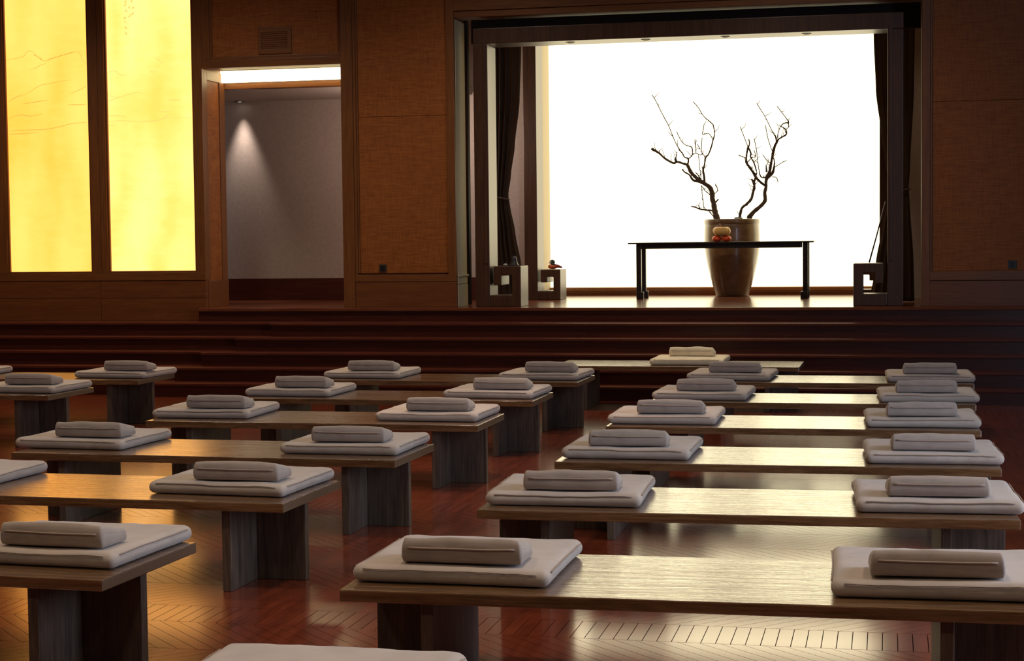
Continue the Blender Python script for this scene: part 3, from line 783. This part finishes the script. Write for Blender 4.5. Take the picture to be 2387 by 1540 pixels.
branch('bare_branch', 'tall bare branch leaning right out of the big pot', c3, [
    [(295, 1495, 22), (308, 1470, 23), (350, 1420, 19), (410, 1370, 19), (450, 1330, 17), (470, 1290, 18), (465, 1220, 16), (478, 1160, 14), (480, 1090, 14), (502, 1035, 22), (520, 980, 13), (535, 890, 11), (550, 810, 10), (570, 730, 9), (590, 690, 12), (610, 655, 6), (650, 630, 5), (690, 605, 6), (690, 560, 5), (660, 530, 4), (635, 515, 4), (670, 485, 4), (718, 475, 5), (690, 430, 3), (640, 365, 2), (590, 300, 1.5)],
    [(475, 1145, 9), (430, 1115, 8), (375, 1060, 9), (330, 985, 8), (275, 905, 9), (270, 860, 6), (278, 790, 6), (290, 740, 8), (305, 700, 4), (298, 650, 3)],
    [(505, 1050, 14), (540, 1020, 12), (560, 970, 8), (566, 890, 4), (550, 830, 3)], [(570, 950, 3), (640, 905, 2.5), (700, 875, 2.5)],
    [(590, 690, 6), (578, 620, 5), (540, 560, 3), (465, 410, 2.5), (370, 260, 1.5)],
    [(602, 640, 4), (605, 590, 3), (630, 520, 3)], [(690, 555, 3), (715, 525, 3), (718, 475, 3)],
    [(525, 905, 4), (490, 880, 3), (440, 810, 2.5)], [(548, 790, 3), (500, 650, 2.5), (470, 490, 1.5)],
    [(485, 1055, 6), (425, 1050, 5), (400, 950, 3), (375, 750, 2.5), (350, 640, 1.5)],
    [(290, 740, 6), (318, 800, 6), (315, 840, 5), (350, 900, 5), (380, 1000, 5)],
    [(270, 860, 4), (240, 840, 3), (185, 825, 2)], [(290, 740, 3), (240, 610, 2.5), (200, 510, 1.5)],
    [(485, 1000, 8), (478, 920, 3)], [(330, 985, 4), (335, 940, 3)], [(540, 1050, 3), (590, 1060, 2), (605, 1115, 2)],
    [(275, 905, 4), (330, 850, 3), (370, 840, 2.5), (350, 760, 2)]], 21.06, -0.08)
branch('bare_branch', 'short thin bare stem in the middle of the big pot', c3, [
    [(200, 1492, 10), (206, 1445, 10), (225, 1380, 9), (270, 1340, 9), (320, 1290, 10), (340, 1220, 9), (355, 1160, 10), (350, 1120, 13), (338, 1092, 8), (322, 1070, 3)],
    [(352, 1115, 7), (365, 1060, 6), (382, 1000, 4)], [(345, 1100, 5), (372, 1130, 3)]], 20.965, 0.12)
bm = bmesh.new(); bmesh.ops.create_icosphere(bm, subdivisions=3, radius=1.0, matrix=Matrix.Translation((-1.80, 20.875, S + 0.95)) @ Matrix.Diagonal((0.06, 0.05, 0.034, 1)))
for vv in bm.verts: vv.co += 0.012 * noise.noise_vector(vv.co * 22)
tag(mesh_obj('stone', bm, 'stone', None, True), 'rounded dark stone lying on the soil of the big pot', 'stone')

TT = 1.568
for i, (x, y, lab) in enumerate(((-2.012, 20.27, 'left of the two round orange fruits under the pumpkin'), (-1.895, 20.27, 'right of the two round orange fruits under the pumpkin'))):
    root = tag(empty('orange_fruit', (x, y, TT)), lab, 'fruit', 'orange fruits on the table')
    fl = lathe('flesh', [(0.012, 0.0), (0.035, 0.003), (0.052, 0.018), (0.058, 0.036), (0.052, 0.054), (0.034, 0.068), (0.012, 0.072), (0.002, 0.07)], (x, y, TT), 'orange', root, 28)
    lathe('calyx', [(0.016, 0.069), (0.014, 0.074), (0.002, 0.076)], (x, y, TT), 'stem', fl, 10)
pk = tag(empty('pumpkin', (-1.953, 20.27, TT + 0.068)), 'small pale yellow ribbed pumpkin resting on two orange fruits', 'pumpkin')
fl = lathe('flesh', [(0.02, 0.012), (0.06, 0.004), (0.09, 0.018), (0.106, 0.045), (0.108, 0.068), (0.098, 0.095), (0.075, 0.108), (0.04, 0.106), (0.015, 0.096), (0.002, 0.094)], (-1.953, 20.27, TT + 0.068), 'pumpkin', pk, 60, True, lambda a, z: 1 - 0.045 * abs(math.cos(a * 5)) ** 3)
bm = bmesh.new(); tube_into(bm, [(-1.958, 20.262, TT + 0.155), (-1.964, 20.255, TT + 0.19), (-1.974, 20.248, TT + 0.214)], [0.014, 0.009, 0.011], 8)
mesh_obj('stalk', bm, 'stem', fl, True)

# ------------------------------------------------------------------ benches, cushions, pillows
LB, DB, HB, TH = 2.30, 0.76, 0.42, 0.042
def make_bench():
    root = empty('bench')
    sb = box('seat_board', 0, LB, 0, DB, HB - TH, HB, 'bench', root, 0.005, 2, world=False)
    sb.data.materials.append(MT['bench_end'])
    for p in sb.data.polygons:
        if abs(p.normal.x) > 0.8: p.material_index = 1
    for s in (0, 1):
        m = (lambda a, b: (a, b)) if s == 0 else (lambda a, b: (LB - b, LB - a))
        xa, xb = m(0.275, 0.318)
        box('leg_panel', xa, xb, 0.035, DB - 0.035, 0, HB - TH, 'bench_leg', root, 0.004, 2, world=False)
        xa, xb = m(0.03, 0.275)
        box('outer_leg_panel', xa, xb, 0.345, 0.395, 0, HB - TH, 'bench_leg', root, 0.004, 2, world=False)
    return root

CW, CD, CT = 0.69, 0.63, 0.062
PW, PD, PH, PHB = 0.425, 0.18, 0.086, 0.048
def dense(n, edge):
    a = [-1.0, -1 + edge * 0.25, -1 + edge * 0.55, -1 + edge]
    mid = [-1 + edge + (2 - 2 * edge) * i / n for i in range(1, n)]
    return a + mid + [-v for v in reversed(a)]
def soft_box(W, D, Hh, r, nx, ny, deform, seed):
    """closed soft slab centred on x,y; z from 0 to Hh"""
    xs, ys, zs = dense(nx, 2 * r / W * 1.2), dense(ny, 2 * r / D * 1.2), [-1, -0.6, -0.2, 0.2, 0.6, 1]
    bm = bmesh.new(); vd = {}
    def V(i, j, k):
        key = (i, j, k)
        if key not in vd:
            p = Vector((xs[i] * W / 2, ys[j] * D / 2, zs[k] * Hh / 2))
            rz = min(r, Hh * 0.48)
            q = Vector((max(-W / 2 + r, min(W / 2 - r, p.x)), max(-D / 2 + r, min(D / 2 - r, p.y)), max(-Hh / 2 + rz, min(Hh / 2 - rz, p.z))))
            d = p - q
            if d.length > 1e-6:
                e = Vector((d.x / r, d.y / r, d.z / rz)); e.normalize()
                p = q + Vector((e.x * r, e.y * r, e.z * rz))
            p.z += Hh / 2
            vd[key] = bm.verts.new(deform(p, seed))
        return vd[key]
    nX, nY, nZ = len(xs) - 1, len(ys) - 1, len(zs) - 1
    for i in range(nX):
        for j in range(nY):
            bm.faces.new((V(i, j, nZ), V(i + 1, j, nZ), V(i + 1, j + 1, nZ), V(i, j + 1, nZ)))
            bm.faces.new((V(i, j, 0), V(i, j + 1, 0), V(i + 1, j + 1, 0), V(i + 1, j, 0)))
    for i in range(nX):
        for k in range(nZ):
            bm.faces.new((V(i, 0, k), V(i + 1, 0, k), V(i + 1, 0, k + 1), V(i, 0, k + 1)))
            bm.faces.new((V(i, nY, k), V(i, nY, k + 1), V(i + 1, nY, k + 1), V(i + 1, nY, k)))
    for j in range(nY):
        for k in range(nZ):
            bm.faces.new((V(0, j, k), V(0, j, k + 1), V(0, j + 1, k + 1), V(0, j + 1, k)))
            bm.faces.new((V(nX, j, k), V(nX, j + 1, k), V(nX, j + 1, k + 1), V(nX, j, k + 1)))
    return bm
def cushion_deform(p, seed):
    u, v = p.x / (CW / 2), p.y / (CD / 2)
    n = noise.noise(Vector((p.x * 5 + seed * 7, p.y * 5, p.z * 6)))
    n2 = noise.noise(Vector((p.x * 16 + seed * 3, p.y * 16, p.z * 10)))
    t = p.z / CT
    edge = max(abs(u), abs(v)) ** 6
    z = p.z + t * (0.006 * (1 - u * u) * (1 - v * v) + 0.005 * n + 0.0035 * n2 * edge)
    bulge = 4 * t * (1 - t)
    x = p.x + 0.006 * math.copysign(1, u) * (abs(u) ** 8) * bulge + 0.004 * n * abs(u) ** 4
    y = p.y + 0.006 * math.copysign(1, v) * (abs(v) ** 8) * bulge + 0.004 * n2 * abs(v) ** 4
    # slightly drawn-in sides, fuller corners
    x *= 1 - 0.012 * (1 - v * v); y *= 1 - 0.014 * (1 - u * u)
    return Vector((x, y, max(0.0, z)))
def pillow_deform(p, seed):
    u, v = p.x / (PW / 2), p.y / (PD / 2)
    hh = PH + (PHB - PH) * (v + 1) / 2
    t = p.z / PH
    n = noise.noise(Vector((p.x * 9 + seed * 5, p.y * 9, p.z * 14)))
    z = t * (hh + 0.005 * (1 - u * u) + 0.006 * n * (t ** 2))
    bulge = 4 * t * (1 - t)
    x = p.x + math.copysign(1, u) * abs(u) ** 8 * (0.005 * bulge - 0.008 * t)
    y = p.y - 0.007 * bulge * max(0, -v) ** 6 + 0.003 * n
    return Vector((x, y, max(0.0, z)))

def make_cushion(seed, mat):
    root = empty('seat_cushion')
    cov = mesh_obj('cover', soft_box(CW, CD, CT, 0.026, 20, 16, cushion_deform, seed), mat, root, True, world=False)
    bm = bmesh.new(); path = []
    for u in [i / 20 * 2 - 1 for i in range(1, 20)]: path.append((u * CW / 2 * 0.985, -CD / 2 - 0.001, CT * 0.80))
    front = [cushion_deform(Vector(p), seed) - Vector((0, 0.0, 0)) for p in path]
    tube_into(bm, front, 0.0026, 5)
    side = [cushion_deform(Vector((CW / 2 + 0.001, v * CD / 2 * 0.97, CT * 0.80)), seed) for v in [i / 16 * 2 - 1 for i in range(1, 16)]]
    tube_into(bm, side, 0.0026, 5)
    side = [cushion_deform(Vector((-CW / 2 - 0.001, v * CD / 2 * 0.97, CT * 0.80)), seed) for v in [i / 16 * 2 - 1 for i in range(1, 16)]]
    tube_into(bm, side, 0.0026, 5)
    mesh_obj('piping', bm, 'piping', cov, True, world=False)
    return root
def make_pillow(seed, mat):
    root = empty('wedge_pillow')
    cov = mesh_obj('cover', soft_box(PW, PD, PH, 0.011, 16, 8, pillow_deform, seed), mat, root, True, world=False)
    bm = bmesh.new(); t = 0.56
    pts = [pillow_deform(Vector((u * PW / 2, -PD / 2, PH * t + 0.006 * (abs(u) ** 3))), seed) + Vector((0, -0.0015, 0)) for u in [i / 18 * 2 - 1 for i in range(1, 18)]]
    tube_into(bm, pts, 0.0036, 5)
    mesh_obj('piping', bm, 'piping', cov, True, world=False)
    return root

BENCH = {  # x, y of the front left corner, turn
    'Rm': (-1.84, 3.63, 0.012), 'R0': (-1.818, 5.381, 0.017), 'R1': (-1.762, 7.111, 0.030), 'R2': (-1.738, 8.744, 0.012), 'R3': (-1.748, 10.468, 0.008),
    'R4': (-1.698, 12.115, 0.002), 'R5': (-1.629, 13.854, -0.010), 'R6': (-3.095, 15.55, -0.012),
    'L0': (-4.996, 5.482, -0.038), 'L1': (-4.969, 7.186, -0.022), 'L2': (-4.902, 8.708, -0.017), 'L3': (-4.866, 10.41, -0.002),
    'L4': (-4.851, 12.058, -0.004), 'L5': (-4.821, 13.767, -0.020), 'F4': (-8.78, 12.15, -0.02), 'F5': (-8.705, 13.60, -0.010)}
WHICH = {'Rm': 'bench cut off by the bottom edge', 'R6': 'single bench at the foot of the steps',
         'F4': 'nearer bench at the far left', 'F5': 'farther bench at the far left'}
ORD = ('nearest', 'second nearest', 'third nearest', 'fourth nearest', 'fifth nearest', 'farthest')
for i in range(6):
    WHICH['R%d' % i] = '%s bench in right column' % ORD[i]
    WHICH['L%d' % i] = '%s bench in left column' % ORD[i]
# seats: bench, end, cushion centre along the bench, turn, pillow centre, pillow turn
SEATS = [
    ('Rm', 'left', 0.385, 0.0, None, 0), 
    ('R0', 'left', 0.362, -0.035, 0.392, -0.02), ('R0', 'right', 1.985, 0.02, 1.975, 0.05),
    ('R1', 'left', 0.360, 0.01, 0.392, 0.03), ('R1', 'right', 1.975, 0.03, 1.975, 0.05),
    ('R2', 'left', 0.370, -0.03, 0.372, 0.06), ('R2', 'right', 1.965, 0.05, 1.967, 0.05),
    ('R3', 'left', 0.343, 0.0, 0.392, 0.01), ('R3', 'right', 1.953, 0.04, 1.950, 0.06),
    ('R4', 'left', 0.358, -0.05, 0.393, 0.0), ('R4', 'right', 1.973, 0.06, 1.962, 0.06),
    ('R5', 'left', 0.340, -0.06, 0.380, -0.02), ('R5', 'right', 1.955, 0.06, 1.955, 0.04),
    ('R6', 'middle', 1.248, 0.01, 1.265, 0.0),
    ('L0', 'right', 1.915, -0.03, 1.985, -0.02),
    ('L1', 'left', 0.330, -0.02, None, 0), ('L1', 'right', 1.905, -0.06, 1.980, 0.04),
    ('L2', 'left', 0.275, -0.05, 0.380, -0.02), ('L2', 'right', 1.917, 0.0, 1.960, 0.06),
    ('L3', 'left', 0.315, 0.03, 0.422, 0.0), ('L3', 'right', 1.910, -0.03, 1.977, 0.01),
    ('L4', 'left', 0.337, -0.04, 0.432, -0.06), ('L4', 'right', 1.930, -0.07, 2.015, 0.0),
    ('L5', 'left', 0.355, -0.03, 0.431, 0.0), ('L5', 'right', 1.935, -0.06, 2.020, -0.05),
    ('F4', 'right', 1.930, -0.05, 2.03, -0.02),
    ('F5', 'left', 0.310, 0.0, None, 0), ('F5', 'right', 1.967, -0.08, 2.10, -0.02)]
bench0 = make_bench()
for i, (k, (x, y, t)) in enumerate(BENCH.items()):
    o = bench0 if i == 0 else copy_tree(bench0)
    o.location = (x, y, 0); o.rotation_euler = (0, 0, t)
    tag(o, 'dark brown wooden plank-leg bench, the ' + WHICH[k], 'bench', 'low wooden benches')
cush = [make_cushion(s, 'cushion') for s in range(4)]
pill = [make_pillow(s, 'pillow') for s in range(3)]
cush_used, pill_used = set(), set()
pale_c, pale_p = make_cushion(5, 'cushion_pale'), make_pillow(4, 'cushion_pale')
FRONT = 0.115
for i, (bk, end, cx, ct, pxc, pt) in enumerate(SEATS):
    bx, by, bt = BENCH[bk]
    c, s = math.cos(bt), math.sin(bt)
    W2 = lambda lx, ly: (bx + c * lx - s * ly, by + s * lx + c * ly)
    where = WHICH[bk] if end == 'middle' or bk == 'Rm' else '%s end of %s' % (end, WHICH[bk])
    if bk == 'R6': src, idx = pale_c, 'p'
    else: idx = (i * 3 + i // 4) % 4; src = cush[idx]
    o = src if idx not in cush_used else copy_tree(src)
    cush_used.add(idx)
    fy = FRONT + (0.055 if bk in ('L0', 'L1', 'L2', 'L3') else 0.03 if bk[0] in 'LF' else 0.0)
    px_, py_ = W2(cx, fy + CD / 2)
    o.location = (px_, py_, HB + 0.001); o.rotation_euler = (0, 0, bt + ct * 0.6)
    tag(o, ('pale' if bk == 'R6' else 'grey') + ' square seat cushion, ' + where, 'cushion', 'seat cushions')
    if pxc is None: continue
    if bk == 'R6': src, idx = pale_p, 'p'
    else: idx = (i + i // 3) % 3; src = pill[idx]
    o = src if idx not in pill_used else copy_tree(src)
    pill_used.add(idx)
    px_, py_ = W2(pxc, fy + (0.26 if bk == 'R6' else 0.035) + PD / 2)
    o.location = (px_, py_, HB + CT + 0.009); o.rotation_euler = (0, 0, bt + pt * 0.6)
    tag(o, ('pale' if bk == 'R6' else 'grey') + ' wedge pillow on its cushion, ' + where, 'pillow', 'wedge pillows')

# ------------------------------------------------------------------ floor planks
LAD_W, LAD_D, DIA_W, DIA_D, GAP = 0.0585, 0.30, 0.085, 0.45, 0.0034
def plank_mesh(name, wx, dy, shear):
    bm = bmesh.new(); g = GAP / 2
    xs = (g, wx - g); ys = (g, dy - g)
    lo = [bm.verts.new((x + shear * y, y, -0.012)) for x, y in ((xs[0], ys[0]), (xs[1], ys[0]), (xs[1], ys[1]), (xs[0], ys[1]))]
    hi = [bm.verts.new((vv.co.x, vv.co.y, 0.0)) for vv in lo]
    bm.faces.new(lo); bm.faces.new(hi)
    for i in range(4): bm.faces.new((lo[i], lo[(i + 1) % 4], hi[(i + 1) % 4], hi[i]))
    bmesh.ops.recalc_face_normals(bm, faces=bm.faces)
    me = bpy.data.meshes.new(name); bm.to_mesh(me); bm.free(); me.materials.append(MT['floor'])
    return me
KINDS = {'lad': plank_mesh('plank_straight', LAD_W, LAD_D, 0.0), 'p': plank_mesh('plank_slant', DIA_W, DIA_D, 1.0), 'n': plank_mesh('plank_slant_back', DIA_W, DIA_D, -1.0)}
spots_ = []
PERIOD = LAD_D + 6 * DIA_D
y = 6.57 - PERIOD
while y < Y0 + 0.02:
    for kind, dep, wd_ in (('lad', LAD_D, LAD_W), ('p', DIA_D, DIA_W)) + (('n', DIA_D, DIA_W), ('p', DIA_D, DIA_W)) * 2 + (('n', DIA_D, DIA_W),):
        if y > 3.0 and y < Y0 + 0.02:
            x = -11.5 + (0.013 if kind == 'lad' else 0)
            while x < 3.4:
                spots_.append((kind, x, y, dep)); x += wd_
        y += dep
def to_px(p):
    d = Vector(p) - Vector((0, 0, CAM_H)); z = d.dot(CF)
    return (IMG_W / 2 + F_PX * d.dot(CR) / z, IMG_H / 2 - F_PX * d.dot(CU) / z, z)
bpy.context.view_layer.update()
deps = bpy.context.evaluated_depsgraph_get()
cand = []
for i, (kind, x, y, dep) in enumerate(spots_):
    sh = {'lad': 0, 'p': 0.5, 'n': -0.5}[kind] * dep
    cpt = Vector((x + sh + 0.04, y + dep / 2, 0.0))
    u, v_, z = to_px(cpt)
    if -5 < u < IMG_W + 5 and 0 < v_ < IMG_H + 12:
        cand.append((z, i, cpt))
cand.sort()
chosen = set()
for z, i, cpt in cand:
    if len(chosen) >= 300: break
    o = Vector((0, 0, CAM_H)); d = (cpt - o)
    hit, loc, *_ = scn.ray_cast(deps, o, d.normalized(), distance=d.length - 0.02)
    if not hit: chosen.add(i)
rest_v, rest_f = [], []
for i, (kind, x, y, dep) in enumerate(spots_):
    me = KINDS[kind]
    if i in chosen:
        o = bpy.data.objects.new('plank', me); COL.objects.link(o)
        o.parent = box_floor; o.location = (x, y, 0)
    else:
        n0 = len(rest_v)
        rest_v += [(vv.co.x + x, vv.co.y + y, vv.co.z) for vv in me.vertices]
        rest_f += [tuple(n0 + a for a in p.vertices) for p in me.polygons]
me = bpy.data.meshes.new('planks'); me.from_pydata(rest_v, [], rest_f); me.update(); me.materials.append(MT['floor'])
o = bpy.data.objects.new('planks', me); COL.objects.link(o); o.parent = box_floor; o['kind'] = 'stuff'
